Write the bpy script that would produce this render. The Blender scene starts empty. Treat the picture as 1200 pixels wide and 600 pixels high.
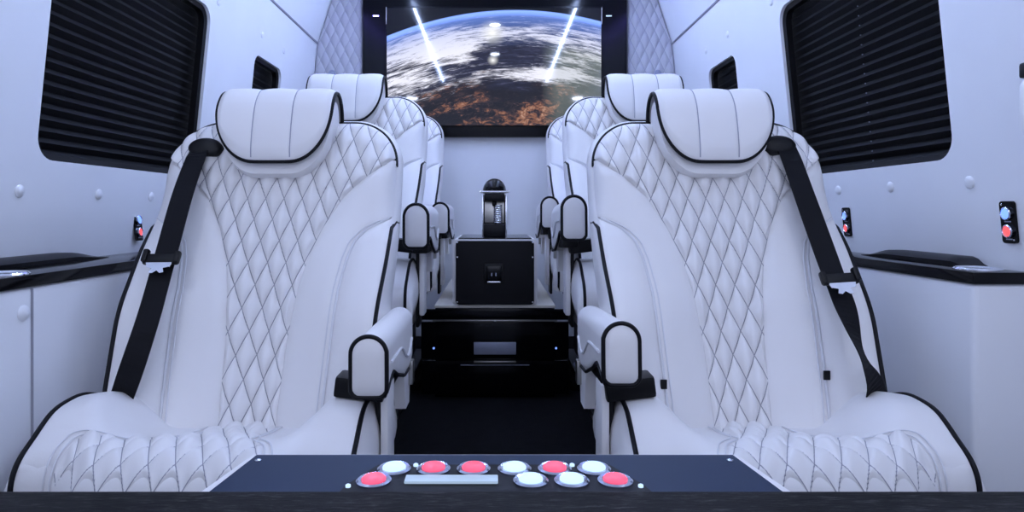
import bpy, bmesh, math, random
import numpy as np
from mathutils import Vector, Matrix, noise as mnoise
random.seed(7)
COL = bpy.context.scene.collection
ZC = 0.92          # eye height
PI = math.pi

# ------------------------------------------------------------------ materials
class NT:
    """small node-tree helper"""
    def __init__(s, name):
        s.m = bpy.data.materials.new(name); s.m.use_nodes = True
        s.t = s.m.node_tree; s.b = s.t.nodes['Principled BSDF']; s.o = s.t.nodes['Material Output']
    def n(s, typ, **kw):
        nd = s.t.nodes.new(typ)
        for k, v in kw.items(): setattr(nd, k, v)
        return nd
    def put(s, sock, v):
        if isinstance(v, bpy.types.NodeSocket): s.t.links.new(v, sock)
        else: sock.default_value = v
    def math(s, op, a, b=None, c=None, clamp=False):
        nd = s.n('ShaderNodeMath', operation=op, use_clamp=clamp)
        s.put(nd.inputs[0], a)
        if b is not None: s.put(nd.inputs[1], b)
        if c is not None: s.put(nd.inputs[2], c)
        return nd.outputs[0]
    def mix(s, f, a, b):
        nd = s.n('ShaderNodeMix', data_type='RGBA')
        s.put(nd.inputs[0], f)
        s.put(nd.inputs[6], a if isinstance(a, bpy.types.NodeSocket) else (*a, 1))
        s.put(nd.inputs[7], b if isinstance(b, bpy.types.NodeSocket) else (*b, 1))
        return nd.outputs[2]
    def noise(s, vec, scale, detail=4, rough=.55, dist=0):
        nd = s.n('ShaderNodeTexNoise'); s.put(nd.inputs['Vector'], vec)
        nd.inputs['Scale'].default_value = scale; nd.inputs['Detail'].default_value = detail
        nd.inputs['Roughness'].default_value = rough; nd.inputs['Distortion'].default_value = dist
        return nd.outputs['Fac']
    def ramp(s, f, stops):
        nd = s.n('ShaderNodeValToRGB'); s.put(nd.inputs[0], f)
        el = nd.color_ramp.elements
        while len(el) < len(stops): el.new(.5)
        for e, (p, c) in zip(el, stops):
            e.position = p; e.color = (*c, 1) if len(c) == 3 else c
        return nd.outputs[0]
    def coord(s, kind='Object'):
        return s.n('ShaderNodeTexCoord').outputs[kind]
    def mapping(s, vec, scale=(1, 1, 1), rot=(0, 0, 0)):
        nd = s.n('ShaderNodeMapping'); s.put(nd.inputs[0], vec)
        nd.inputs['Scale'].default_value = scale; nd.inputs['Rotation'].default_value = rot
        return nd.outputs[0]
    def bump(s, h, strength, dist):
        nd = s.n('ShaderNodeBump'); s.put(nd.inputs['Height'], h)
        nd.inputs['Strength'].default_value = strength; nd.inputs['Distance'].default_value = dist
        s.t.links.new(nd.outputs[0], s.b.inputs['Normal'])
    def base(s, col, rough, metal=0, coat=0, coat_rough=.05, spec=.5):
        b = s.b
        s.put(b.inputs['Base Color'], col if isinstance(col, bpy.types.NodeSocket) else (*col, 1))
        s.put(b.inputs['Roughness'], rough); b.inputs['Metallic'].default_value = metal
        b.inputs['Coat Weight'].default_value = coat; b.inputs['Coat Roughness'].default_value = coat_rough
        b.inputs['Specular IOR Level'].default_value = spec
        return s.m
    def emit(s, col, st):
        s.put(s.b.inputs['Emission Color'], col if isinstance(col, bpy.types.NodeSocket) else (*col, 1))
        s.put(s.b.inputs['Emission Strength'], st)

def leather(name, col, rough=.42, bump=.12, stitch=None):
    t = NT(name); co = t.coord('Object')
    vor = t.n('ShaderNodeTexVoronoi'); t.put(vor.inputs['Vector'], co); vor.inputs['Scale'].default_value = 420
    n2 = t.noise(co, 28, 3)
    h = t.math('ADD', t.math('MULTIPLY', vor.outputs['Distance'], .5), t.math('MULTIPLY', n2, 1.2))
    c = t.mix(t.noise(co, 6, 2), tuple(x * .96 for x in col), tuple(min(1, x * 1.03) for x in col))
    if stitch:
        uv = t.n('ShaderNodeUVMap', uv_map='quilt').outputs[0]
        sp = t.n('ShaderNodeSeparateXYZ'); t.put(sp.inputs[0], uv)
        d = []
        for k in (0, 1):
            f = t.math('FRACT', sp.outputs[k])
            d.append(t.math('MINIMUM', f, t.math('SUBTRACT', 1.0, f)))
        dm = t.math('MINIMUM', d[0], d[1])
        mask = t.math('SUBTRACT', 1.0, t.math('MULTIPLY', dm, 1 / .030), clamp=True)
        mask = t.math('POWER', mask, .7)
        c = t.mix(mask, c, stitch)
    t.base(c, rough, spec=.45)
    t.bump(h, bump, .0012)
    return t.m

WHITE = (.815, .798, .785)
M = {}
M['leather'] = leather('white_leather', WHITE)
M['quilt'] = leather('quilted_leather', WHITE, stitch=(.17, .17, .22))
M['cream'] = leather('cream_leather', (.74, .71, .62), .55)
M['wall'] = leather('wall_leather', (.82, .83, .85), .48, .08)
M['wallquilt'] = leather('rear_quilt', (.44, .44, .46), .55, .1, stitch=(.24, .24, .28))
M['seam'] = leather('seam_cord', (.72, .72, .74), .5, .05)

def simple(name, col, rough, metal=0, coat=0, spec=.5, noise_amt=.0, scale=60, bump=0):
    t = NT(name); co = t.coord('Object')
    f = t.noise(co, scale, 3)
    c = t.mix(f, tuple(x * (1 - noise_amt) for x in col), tuple(min(1, x * (1 + noise_amt)) for x in col))
    t.base(c, rough, metal, coat, spec=spec)
    if bump: t.bump(f, bump, .001)
    return t.m
M['pipe'] = simple('black_piping', (.003, .003, .005), .5, noise_amt=.2, spec=.2)
M['black'] = simple('black_plastic', (.004, .004, .005), .42, noise_amt=.2, spec=.25)
M['gloss'] = simple('gloss_black', (.002, .002, .003), .14, noise_amt=.1, spec=.22)
M['surround'] = simple('black_surround', (.002, .002, .003), .26, noise_amt=.1, spec=.2)
M['stitch'] = simple('stitch_thread', (.34, .34, .40), .6, noise_amt=.1)
M['satin'] = simple('satin_black', (.003, .003, .005), .35, noise_amt=.2, scale=200, spec=.18)
M['chrome'] = simple('chrome', (.85, .87, .92), .12, 1, noise_amt=.02)
M['steel'] = simple('brushed_steel', (.42, .41, .38), .30, 1, noise_amt=.15, scale=90)
M['screw'] = simple('screw_steel', (.7, .72, .78), .25, 1, noise_amt=.05)
M['panelgrey'] = simple('slate_laminate', (.016, .030, .064), .45, noise_amt=.15, scale=500, spec=.15)
M['plate'] = simple('grey_plate', (.30, .32, .40), .4, .3, noise_amt=.05)
M['red'] = simple('red_plastic', (.40, .05, .05), .35, noise_amt=.1)
M['ceil'] = simple('ceiling_vinyl', (.88, .88, .90), .6, noise_amt=.02)
M['trimgrey'] = simple('trim_groove', (.30, .30, .34), .6, noise_amt=.05)

def mat_belt():
    t = NT('belt_webbing'); co = t.coord('UV')
    w = t.n('ShaderNodeTexWave', wave_type='BANDS', bands_direction='Y'); t.put(w.inputs['Vector'], co)
    w.inputs['Scale'].default_value = 300; w.inputs['Distortion'].default_value = .6
    c = t.mix(w.outputs['Fac'], (.0025, .0025, .0035), (.009, .009, .012))
    t.base(c, .62, spec=.15); t.bump(w.outputs['Fac'], .06, .0006); return t.m
M['belt'] = mat_belt()
def mat_carpet():
    t = NT('black_carpet'); co = t.coord('Object')
    f = t.noise(co, 260, 5, .7); g = t.noise(co, 30, 4, .6)
    c = t.mix(t.math('MULTIPLY', f, g), (.0015, .0015, .002), (.018, .018, .022))
    t.base(c, .95, spec=.1); t.bump(f, .7, .006); return t.m
M['carpet'] = mat_carpet()
def mat_wood():
    t = NT('dark_ash_wood'); co = t.mapping(t.coord('Object'), (9, 52, 30))
    f = t.noise(co, 4.5, 8, .68, .5); g = t.noise(co, 14, 5, .6)
    c = t.ramp(t.math('ADD', t.math('MULTIPLY', f, .75), t.math('MULTIPLY', g, .3)),
               [(.42, (.002, .002, .002)), (.56, (.010, .010, .010)), (.70, (.07, .068, .066))])
    t.base(c, .55, spec=.08); t.bump(f, .3, .002); return t.m
M['wood'] = mat_wood()
def mat_blind():
    t = NT('pleated_fabric'); co = t.coord('Object')
    f = t.noise(co, 300, 3)
    t.base(t.mix(f, (.0022, .0022, .003), (.005, .005, .0065)), .55, spec=.14); return t.m
M['blind'] = mat_blind()
def emitter(name, col, st):
    t = NT(name); co = t.coord('Object')
    f = t.noise(co, 9, 1)
    t.base(tuple(c * .35 for c in col), .3); t.emit(t.mix(f, tuple(c * .96 for c in col), col), st); return t.m
M['led'] = emitter('led_strip', (.46, .60, 1.0), 92)
M['violet'] = emitter('violet_led', (.22, .20, 1.0), 14)
M['lampglow'] = emitter('dome_diffuser', (.70, .80, 1.0), 75)
M['front_fill'] = emitter('front_fill_diffuser', (.72, .79, 1.0), 80)  # glow of the added front fill lamps
M['lit_white'] = emitter('lit_cool', (.58, .78, 1.0), 1.0)
M['lit_red'] = emitter('lit_red', (1.0, .10, .19), 1.0)
M['lit_blue'] = emitter('lit_blue', (.16, .30, 1.0), 1.6)
M['lit_red_dim'] = emitter('lit_red_dim', (1.0, .13, .14), .9)
M['display'] = emitter('lit_display', (.50, .66, .85), .55)

def mat_ring():
    t = NT('button_ring'); co = t.coord('Object')
    t.base(t.mix(t.noise(co, 40, 2), (.45, .5, .62), (.7, .75, .9)), .2, 1); return t.m
M['ring'] = mat_ring()

def mat_screen():
    # planet seen from orbit: black space, blue limb, cloud streaks, brown land
    t = NT('television_picture'); co = t.coord('UV')
    sp = t.n('ShaderNodeSeparateXYZ'); t.put(sp.inputs[0], co); u, v = sp.outputs[0], sp.outputs[1]
    du = t.math('SUBTRACT', u, .60)
    limb = t.math('SUBTRACT', .985, t.math('MULTIPLY', t.math('MULTIPLY', du, du), .62))
    dep = t.math('SUBTRACT', limb, v)                     # >0 on the planet
    inv = t.math('DIVIDE', 1.0, t.math('ADD', t.math('MAXIMUM', dep, 0.0), .22))
    cx = t.math('MULTIPLY', du, t.math('ADD', t.math('MULTIPLY', inv, .55), .55))
    cb = t.n('ShaderNodeCombineXYZ'); t.put(cb.inputs[0], cx); t.put(cb.inputs[1], t.math('MULTIPLY', inv, 1.05))
    P = cb.outputs[0]
    big = t.noise(t.mapping(P, (1.1, 2.0, 1)), 2.4, 6, .62, .9)
    fine = t.noise(t.mapping(P, (1.7, 4.6, 1), (0, 0, .22)), 4.6, 9, .70, 1.4)
    cl = t.math('ADD', t.math('MULTIPLY', big, .55), t.math('MULTIPLY', fine, .55))
    bias = t.ramp(dep, [(0, (.20,)*3), (.10, (.52,)*3), (.22, (.58,)*3), (.36, (.50,)*3), (.52, (.50,)*3), (.62, (.26,)*3), (.72, (.10,)*3), (.9, (.05,)*3)])
    cl = t.math('ADD', cl, t.math('MULTIPLY', t.math('SUBTRACT', bias, .43), .42))
    def blob(cu, cv, ru, rv):
        a = t.math('POWER', t.math('DIVIDE', t.math('SUBTRACT', u, cu), ru), 2.0); b = t.math('POWER', t.math('DIVIDE', t.math('SUBTRACT', v, cv), rv), 2.0)
        return t.math('SUBTRACT', 1.0, t.math('ADD', a, b), clamp=True)
    for (bu, bv, ru, rv, k) in ((.60, .60, .24, .17, -.17), (.56, .88, .28, .05, -.10), (.20, .66, .30, .17, .09), (.74, .42, .22, .09, .12), (.36, .47, .18, .06, -.08), (.12, .36, .16, .06, .10)):
        cl = t.math('ADD', cl, t.math('MULTIPLY', blob(bu, bv, ru, rv), k))
    cmask = t.ramp(cl, [(.52, (0, 0, 0)), (.575, (.25,)*3), (.645, (.95,)*3)])
    sea = t.ramp(fine, [(.35, (.004, .005, .016)), (.55, (.022, .024, .055)), (.72, (.15, .14, .24))])
    ln = t.noise(t.mapping(P, (5, 6, 1), (0, 0, .5)), 4.0, 9, .75, 1.0)
    lv = t.math('ADD', ln, t.math('MULTIPLY', t.math('SUBTRACT', big, .53), .95))
    lv = t.math('ADD', lv, t.math('MULTIPLY', blob(.66, .08, .34, .26), .10))
    land = t.ramp(lv, [(.46, (.004, .004, .008)), (.57, (.030, .019, .022)), (.66, (.26, .10, .05)), (.82, (.60, .38, .26))])
    lmask = t.ramp(t.math('ADD', dep, t.math('MULTIPLY', t.math('SUBTRACT', big, .5), .45)), [(.54, (0, 0, 0)), (.66, (1, 1, 1))])
    ground = t.mix(lmask, sea, land)
    pic = t.mix(cmask, ground, (.88, .88, 1.0))
    gm = t.math('MULTIPLY', t.ramp(u, [(.72, (0, 0, 0)), (.80, (1, 1, 1))]), t.ramp(dep, [(.22, (0, 0, 0)), (.34, (1, 1, 1)), (.9, (.6,)*3)]))
    pic = t.mix(t.math('MULTIPLY', gm, .42), pic, (.30, .36, .33))
    haze = t.ramp(dep, [(0, (1, 1, 1)), (.05, (.85,)*3), (.17, (.30,)*3), (.32, (0, 0, 0))])
    pic = t.mix(t.math('MULTIPLY', haze, .85), pic, (.14, .26, .78))
    rim = t.ramp(dep, [(0, (0, 0, 0)), (.010, (.32, .5, .95)), (.04, (.14, .24, .7)), (.055, (0, 0, 0))])
    pic2 = t.n('ShaderNodeMix', data_type='RGBA', blend_type='ADD'); pic2.inputs[0].default_value = .6
    t.put(pic2.inputs[6], pic); t.put(pic2.inputs[7], rim); pic = pic2.outputs[2]
    # glints painted into the picture at the dome lamps' mirror spots
    for (gu, gv, r) in ((.492, .79, .075), (.495, .555, .03)):
        dd = t.math('SQRT', t.math('ADD', t.math('POWER', t.math('SUBTRACT', u, gu), 2.0), t.math('POWER', t.math('MULTIPLY', t.math('SUBTRACT', v, gv), .6), 2.0)))
        g = t.math('SUBTRACT', 1.0, t.math('DIVIDE', dd, r), clamp=True)
        pic = t.mix(t.math('POWER', g, 1.5), pic, (1, 1, .98))
    on = t.math('GREATER_THAN', dep, 0.0)
    pic = t.mix(on, (.0, .0, .002), pic)
    t.base((.003, .003, .004), .05, spec=.5, coat=.25, coat_rough=.015)
    t.emit(pic, 1.0)
    return t.m
M['screen'] = mat_screen()

# ------------------------------------------------------------------ mesh helpers
def link_mesh(name, verts, faces, mat, parent=None, smooth=True, uvs=None, uvname='UVMap', m=1):
    if m == -1:
        verts = [(-x, y, z) for x, y, z in verts]; faces = [tuple(reversed(f)) for f in faces]
    me = bpy.data.meshes.new(name); me.from_pydata(verts, [], faces); me.update()
    if uvs is not None:
        l = me.uv_layers.new(name=uvname)
        idx = np.empty(len(me.loops), dtype=np.int32); me.loops.foreach_get('vertex_index', idx)
        l.data.foreach_set('uv', np.asarray(uvs, dtype=np.float32)[idx].ravel())
    if smooth: me.polygons.foreach_set('use_smooth', [True] * len(me.polygons))
    me.materials.append(mat)
    o = bpy.data.objects.new(name, me); COL.objects.link(o)
    if parent: o.parent = parent
    return o

class MB:
    def __init__(s): s.v = []; s.f = []
    def add(s, verts, faces):
        k = len(s.v); s.v += [tuple(p) for p in verts]; s.f += [tuple(i + k for i in f) for f in faces]; return s
    def box(s, c, d, bev=.0, seg=2, rot=None):
        bm = bmesh.new(); bmesh.ops.create_cube(bm, size=1)
        for v in bm.verts: v.co = Vector((v.co.x * d[0], v.co.y * d[1], v.co.z * d[2]))
        if bev: bmesh.ops.bevel(bm, geom=bm.edges[:], offset=bev, segments=seg, profile=.6, affect='EDGES')
        M4 = Matrix.Translation(c) @ (rot.to_4x4() if rot else Matrix.Identity(4))
        bm.verts.index_update()
        s.add([M4 @ v.co for v in bm.verts], [[v.index for v in f.verts] for f in bm.faces]); bm.free(); return s
    def tube(s, pts, r, n=8, closed=False, flat=1.0):
        P = [Vector(p) for p in pts]; N = len(P); up = None; rings = []
        for i in range(N):
            a = P[(i - 1) % N] if (closed or i) else P[i]; b = P[(i + 1) % N] if (closed or i < N - 1) else P[i]
            t = (b - a).normalized()
            if up is None:
                up = Vector((0, 0, 1)) if abs(t.z) < .9 else Vector((1, 0, 0))
            sd = t.cross(up).normalized(); up = sd.cross(t).normalized()
            rings.append([P[i] + (sd * math.cos(k * 2 * PI / n) + up * math.sin(k * 2 * PI / n) * flat) * r for k in range(n)])
        V = [p for R in rings for p in R]; F = []
        L = N if closed else N - 1
        for i in range(L):
            j = (i + 1) % N
            for k in range(n): F.append((i * n + k, i * n + (k + 1) % n, j * n + (k + 1) % n, j * n + k))
        if not closed: F += [tuple(reversed(range(n))), tuple((N - 1) * n + k for k in range(n))]
        return s.add(V, F)
    def lathe(s, prof, c=(0, 0, 0), axis=(0, 0, 1), n=32, sx=1, sy=1):
        q = Vector((0, 0, 1)).rotation_difference(Vector(axis)); c = Vector(c); V = []; F = []
        for (r, h) in prof:
            for k in range(n):
                a = 2 * PI * k / n
                V.append(c + q @ Vector((r * sx * math.cos(a), r * sy * math.sin(a), h)))
        for i in range(len(prof) - 1):
            for k in range(n): F.append((i * n + k, i * n + (k + 1) % n, (i + 1) * n + (k + 1) % n, (i + 1) * n + k))
        F += [tuple(reversed(range(n))), tuple((len(prof) - 1) * n + k for k in range(n))]
        return s.add(V, F)
    def prism(s, poly, fn0, fn1):
        n = len(poly); V = [fn0(*p) for p in poly] + [fn1(*p) for p in poly]
        F = [tuple(reversed(range(n))), tuple(range(n, 2 * n))] + [(i, (i + 1) % n, n + (i + 1) % n, n + i) for i in range(n)]
        return s.add(V, F)
    def loft(s, rings, cap=True):
        n = len(rings[0]); V = [p for r in rings for p in r]; F = []
        for i in range(len(rings) - 1):
            for k in range(n): F.append((i * n + k, i * n + (k + 1) % n, (i + 1) * n + (k + 1) % n, (i + 1) * n + k))
        if cap: F += [tuple(reversed(range(n))), tuple((len(rings) - 1) * n + k for k in range(n))]
        return s.add(V, F)
    def build(s, name, mat, parent=None, smooth=True, m=1):
        o = link_mesh(name, s.v, s.f, mat, parent, smooth, m=m)
        bm = bmesh.new(); bm.from_mesh(o.data); bmesh.ops.recalc_face_normals(bm, faces=bm.faces); bm.to_mesh(o.data); bm.free()
        if smooth: o.data.set_sharp_from_angle(angle=math.radians(42))
        return o

def grid(name, fn, nu, nv, mat, parent, uvname='quilt', m=1):
    V = []; U = []
    for j in range(nv + 1):
        for i in range(nu + 1):
            r = fn(i / nu, j / nv); V.append(r[:3]); U.append(r[3:5] if len(r) > 3 else (i / nu, j / nv))
    F = [(j * (nu + 1) + i, j * (nu + 1) + i + 1, (j + 1) * (nu + 1) + i + 1, (j + 1) * (nu + 1) + i) for j in range(nv) for i in range(nu)]
    return link_mesh(name, V, F, mat, parent, True, U, uvname, m)

def empty(name, loc=(0, 0, 0)):
    o = bpy.data.objects.new(name, None); o.location = loc; o.empty_display_size = .1; COL.objects.link(o); return o
def tag(o, label, cat, group=None):
    o['label'] = label; o['category'] = cat
    if group: o['group'] = group
    return o
def struct(o): o['kind'] = 'structure'; return o
def copy_tree(o, parent=None):
    c = o.copy(); COL.objects.link(c)
    if parent: c.parent = parent
    for ch in list(o.children): copy_tree(ch, c)
    return c
def lerp_tab(tab, x):
    return float(np.interp(x, [a for a, b in tab], [b for a, b in tab]))
def sstep(a, b, x):
    t = min(1, max(0, (x - a) / (b - a))); return t * t * (3 - 2 * t)
def smooth_tab(tab, n=400, k=15):
    xs = np.linspace(tab[0][0], tab[-1][0], n); ys = np.interp(xs, [a for a, b in tab], [b for a, b in tab])
    pad = np.pad(ys, k, mode='edge'); ys = np.convolve(pad, np.ones(2 * k + 1) / (2 * k + 1), 'valid')
    return lambda x: float(np.interp(x, xs, ys))
def rrect(x0, x1, z0, z1, r, n=8):
    P = []
    for cx, cz, a0 in ((x1 - r, z1 - r, 0), (x0 + r, z1 - r, PI / 2), (x0 + r, z0 + r, PI), (x1 - r, z0 + r, 1.5 * PI)):
        for k in range(n + 1):
            a = a0 + k * PI / 2 / n; P.append((cx + r * math.cos(a), cz + r * math.sin(a)))
    return P
def crom(P, n):
    """Catmull-Rom through P, resampled evenly to n+1 points"""
    P = [np.array(p, float) for p in P]; Q = [2 * P[0] - P[1]] + P + [2 * P[-1] - P[-2]]; out = []
    for i in range(1, len(Q) - 2):
        for k in range(24):
            t = k / 24; a, b, c, d = Q[i - 1], Q[i], Q[i + 1], Q[i + 2]
            out.append(.5 * (2 * b + (c - a) * t + (2 * a - 5 * b + 4 * c - d) * t * t + (3 * b - a - 3 * c + d) * t ** 3))
    out.append(P[-1]); out = np.array(out)
    L = np.concatenate([[0], np.cumsum(np.linalg.norm(np.diff(out, axis=0), axis=1))])
    s = np.linspace(0, L[-1], n + 1)
    return np.stack([np.interp(s, L, out[:, k]) for k in range(out.shape[1])], 1), L[-1]

# ------------------------------------------------------------------ the captain's chair
# local frame: +X to the window side (mirrored by m), Y backwards, Z up from the floor under the seat
ZT, HW, RC = 1.146, .283, .115         # backrest top, half width, shoulder radius
ZB, ZS, ZW = .42, 1.046, .9035         # backrest bottom, shoulder piping end, wing top
QW, QH = .044, .100                    # quilting diamond
f_xq = smooth_tab([(.36, .058), (.455, .061), (.631, .068), (.74, .080), (.815, .0966), (.88, .122), (.9545, .165), (1.0, .212), (1.046, .2745), (1.2, .48)], 600, 8)
f_xw = smooth_tab([(.36, .166), (.50, .169), (.744, .180), (.81, .190), (.85, .203), (.88, .232), (ZW, .283)], 600, 8)
f_tip = smooth_tab([(.36, .085), (.54, .10), (.705, .093), (.816, .036), (.88, .006), (.905, 0), (1.3, 0)])
f_xo0 = smooth_tab([(.36, .262), (.54, .268), (.705, .276), (.82, .284), (.9, .284), (1.0, HW), (1.3, HW)])
def xo(z):
    h = f_xo0(z)
    if z > ZT - RC:
        h = min(h, HW - RC + math.sqrt(max(0, RC * RC - (z - ZT + RC) ** 2)))
    return h
def xq(z): return min(f_xq(z), xo(z))
def xw(z): return min(f_xw(z), xo(z)) if z < ZW else xo(z)
def Yf(X, z):
    ax = abs(X); y = .337 * (z - .455)
    y -= f_tip(z) * min(1.05, ax / f_xo0(z)) ** 1.35
    qx, qz = ax - (HW - RC), z - (ZT - RC)
    d = RC - (math.hypot(max(qx, 0), max(qz, 0)) + min(max(qx, qz), 0))
    R = .055
    if d < R: y += .034 * (1 - math.sqrt(max(0, 1 - (1 - max(d, 0) / R) ** 2))) * (sstep(.82, .98, z) if qz < 0 else 1)
    y += .018 * sstep(1.0, 1.15, z)
    return y
def quilt_h(a, b):
    return (abs(math.sin(PI * a) * math.sin(PI * b))) ** .52
def outline(z0, z1, n, side=1):
    return [(side * xo(z0 + (z1 - z0) * i / n), z0 + (z1 - z0) * i / n) for i in range(n + 1)]
def shoulder(zst, n=24):
    P = outline(zst, ZT - RC, 6)
    for k in range(1, n + 1):
        a = k * PI / 2 / n; P.append((HW - RC + RC * math.cos(a), ZT - RC + RC * math.sin(a)))
    R = P[:]
    for k in range(1, 12): R.append((HW - RC - 2 * (HW - RC) * k / 12, ZT))
    return R + [(-x, z) for x, z in reversed(P)]

def build_backrest(root, m):
    O = shoulder(ZB - .02, 14); O = O[:1] + outline(ZB, ZT - RC, 30)[:] + O[7:-7] + [(-x, z) for x, z in reversed(outline(ZB, ZT - RC, 30))] + O[-1:]
    mb = MB(); rings = []
    for off, fr in ((-.003, -.02), (.004, .06), (.009, .3), (.010, .6), (.004, .88), (-.018, 1.0), (-.05, 1.03)):
        ring = []
        for i, (x, z) in enumerate(O):
            a = Vector(O[max(0, i - 1)]); b = Vector(O[min(len(O) - 1, i + 1)]); t = (b - a)
            nrm = Vector((t.y, -t.x)).normalized() if t.length > 1e-9 else Vector((1, 0))
            y0 = Yf(x, z); yb = .337 * (z - .455) + .115
            ring.append((x + nrm.x * off, y0 + (yb - y0) * fr, z + nrm.y * off))
        rings.append(ring)
    n = len(O); V = [p for r in rings for p in r]; F = []
    for i in range(len(rings) - 1):
        for k in range(n - 1): F.append((i * n + k, i * n + k + 1, (i + 1) * n + k + 1, (i + 1) * n + k))
    F.append(tuple((len(rings) - 1) * n + k for k in range(n)))
    mb.add(V, F); back = mb.build('backrest', M['leather'], root, m=m)
    # quilted centre
    def fq(i, j):
        z = ZB + (ZT - ZB) * (1 - (1 - j) ** 1.15); h = xq(z); X = (2 * i - 1) * h
        a, b = X / QW + z / QH, X / QW - z / QH
        e = min(1, min(i, 1 - i) * 2 * h / .010) * min(1, (ZT - z) / .012 + .05)
        return (X, Yf(X, z) - .0175 * quilt_h(a, b) * e - .001, z, a, b)
    grid('quilted_panel', fq, 150, 230, M['quilt'], back, m=m)
    for sd in (1, -1):
        zb1 = 1.0455
        def fb(i, j):
            z = ZB + (zb1 - ZB) * (1 - (1 - j) ** 1.2); a, b = xq(z), max(xq(z), xw(z)); X = a + (b - a) * i
            w = b - a; p = .010 * min(1, w / .06) * (1 - abs(2 * i - 1) ** 3.5)
            p += .0012 * mnoise.noise(Vector((X * 14 + sd * 5, z * 9, m * 3)))* (1 - abs(2*i-1)**4)
            return (sd * X, Yf(X, z) - p - .0005, z)
        grid('side_bolster', fb, 26, 110, M['leather'], back, m=m * 1)
        def fw(i, j):
            z = ZB + (ZW - ZB) * j; a, b = xw(z), xo(z); X = a + (b - a) * i
            w = b - a; p = .012 * min(1, w / .07) * (1 - abs(2 * i - 1) ** 3)
            return (sd * X, Yf(X, z) - p, z)
        grid('wing', fw, 22, 80, M['leather'], back, m=m)
        mb = MB()
        mb.tube([(sd * (xw(z) - .001), Yf(xw(z), z) - .003, z) for z in np.linspace(ZB + .02, ZW - .002, 60)], .0032, 6)
        mb.tube([(sd * (xw(z) - .012), Yf(xw(z) - .012, z) - .008, z) for z in np.linspace(ZB + .02, ZW - .006, 60)], .0016, 6)
        mb.build('seam', M['seam'], back, m=m)
        pts = [(sd * xo(z), Yf(xo(z), z) - .001, z) for z in np.linspace(ZB, ZW - .025, 50)]
        pts += [(sd * (xo(ZW) + .004), Yf(xo(ZW), ZW) + .012, ZW - .012), (sd * (xo(ZW) + .006), Yf(xo(ZW), ZW) + .035, ZW - .014)]
        MB().tube(pts, .0046, 8).build('wing_piping', M['pipe'], back, m=m)
    S = shoulder(ZS)
    MB().tube([(x, Yf(x, z) - .002, z) for x, z in S], .0044, 8).build('shoulder_piping', M['pipe'], back, m=m)
    return back

def build_headrest(root, m):
    # draped cover: section in (Y, Z) from front bottom over the top to the back
    P, L = crom([(.138, 1.036), (.143, 1.075), (.154, 1.128), (.172, 1.176), (.205, 1.207), (.245, 1.203), (.272, 1.175), (.280, 1.13)], 60)
    W = .1395
    def pt(s, q, off=0, wid=1.0, ext=0):
        a = abs(s); st = 0
        if a > .30: st = .135 * (1 - math.sqrt(max(0, 1 - ((a - .30) / .70) ** 2)))
        l = (st - ext) + q * (L - st + ext); f = l / L * 60; i = int(max(0, min(59, math.floor(f)))); fr = f - i
        p = P[i] * (1 - fr) + P[i + 1] * fr; t = P[i + 1] - P[i]; t = t / np.linalg.norm(t)
        n = np.array([-t[1], t[0]])             # outwards (front / up)
        wq = W * wid * (.985 - .02 * sstep(.35, .9, q))
        return s * wq, p[0] + n[0] * off, p[1] + n[1] * off, l
    SV = sorted(set([round(math.sin((2 * i / 60 - 1) * PI / 2 * .93) / math.sin(PI / 2 * .93), 4) for i in range(61)] + [round(sg / 3 + d, 4) for sg in (-1, 1) for d in (-.012, -.006, 0, .006, .012)]))
    def cov(i, j):
        s = SV[int(round(i * (len(SV) - 1)))]
        ch = abs(math.sin((s * 1.5 + .5) * PI)) ** .4 if abs(s) < .999 else 0
        edge = min(1, (1 - abs(s)) / .10) ** .5 * min(1, j / .10) ** .5
        x, y, z, l = pt(s, j, .004 + .010 * edge * (.55 + .55 * ch))
        return (x, y, z)
    def cov_pt(s, q):
        edge = min(1, (1 - abs(s)) / .10) ** .5 * min(1, q / .10) ** .5
        return pt(s, q, .004 + .010 * edge * .55 + .0012)[:3]
    # inner pillow
    mb = MB(); rings = []
    for k in range(33):
        s = -1 + 2 * k / 32; sh = (1 - max(0, (abs(s) - .9) / .1) ** 2 * .10)
        ring = [pt(s, q, -.012, .975, .026)[:3] for q in np.linspace(0, 1, 30)]
        cy = .215
        back = ring[-1]; fr = ring[0]
        ring += [(back[0], back[1] - .03, back[2] - .012), (fr[0], fr[1] + .06, fr[2] - .006), (fr[0], fr[1] + .02, fr[2] - .010)]
        mid = Vector((ring[0][0], .20, 1.13))
        ring = [tuple(mid + (Vector(p) - mid) * sh) for p in ring]
        rings.append(ring)
    hr = mb.loft(rings).build('headrest', M['leather'], root, m=m)
    grid('headrest_cover', cov, len(SV) - 1, 60, M['leather'], hr, m=m)
    E = [pt(-1, q, .003)[:3] for q in np.linspace(1, 0, 30)]
    E += [pt(s, 0, .003)[:3] for s in np.sin(np.linspace(-PI / 2, PI / 2, 50))[1:-1]]
    E += [pt(1, q, .003)[:3] for q in np.linspace(0, 1, 30)]
    MB().tube(E, .0046, 8).build('piping', M['pipe'], hr, m=m)
    mb = MB()
    for s in (-1 / 3, 1 / 3):
        mb.tube([cov_pt(s, q) for q in np.linspace(.03, .98, 60)], .0015, 6)
    mb.build('seam', M['stitch'], hr, m=m)
    # lip under the pillow, where it is fixed to the backrest
    poly = [(x, z) for x, z in rrect(-.108, .108, 1.012, 1.10, .045)]
    MB().prism(poly, lambda x, z: (x, Yf(x, z) - .018, z), lambda x, z: (x, Yf(x, z) + .03, z)).build('headrest_collar', M['leather'], hr, m=m)

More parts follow.
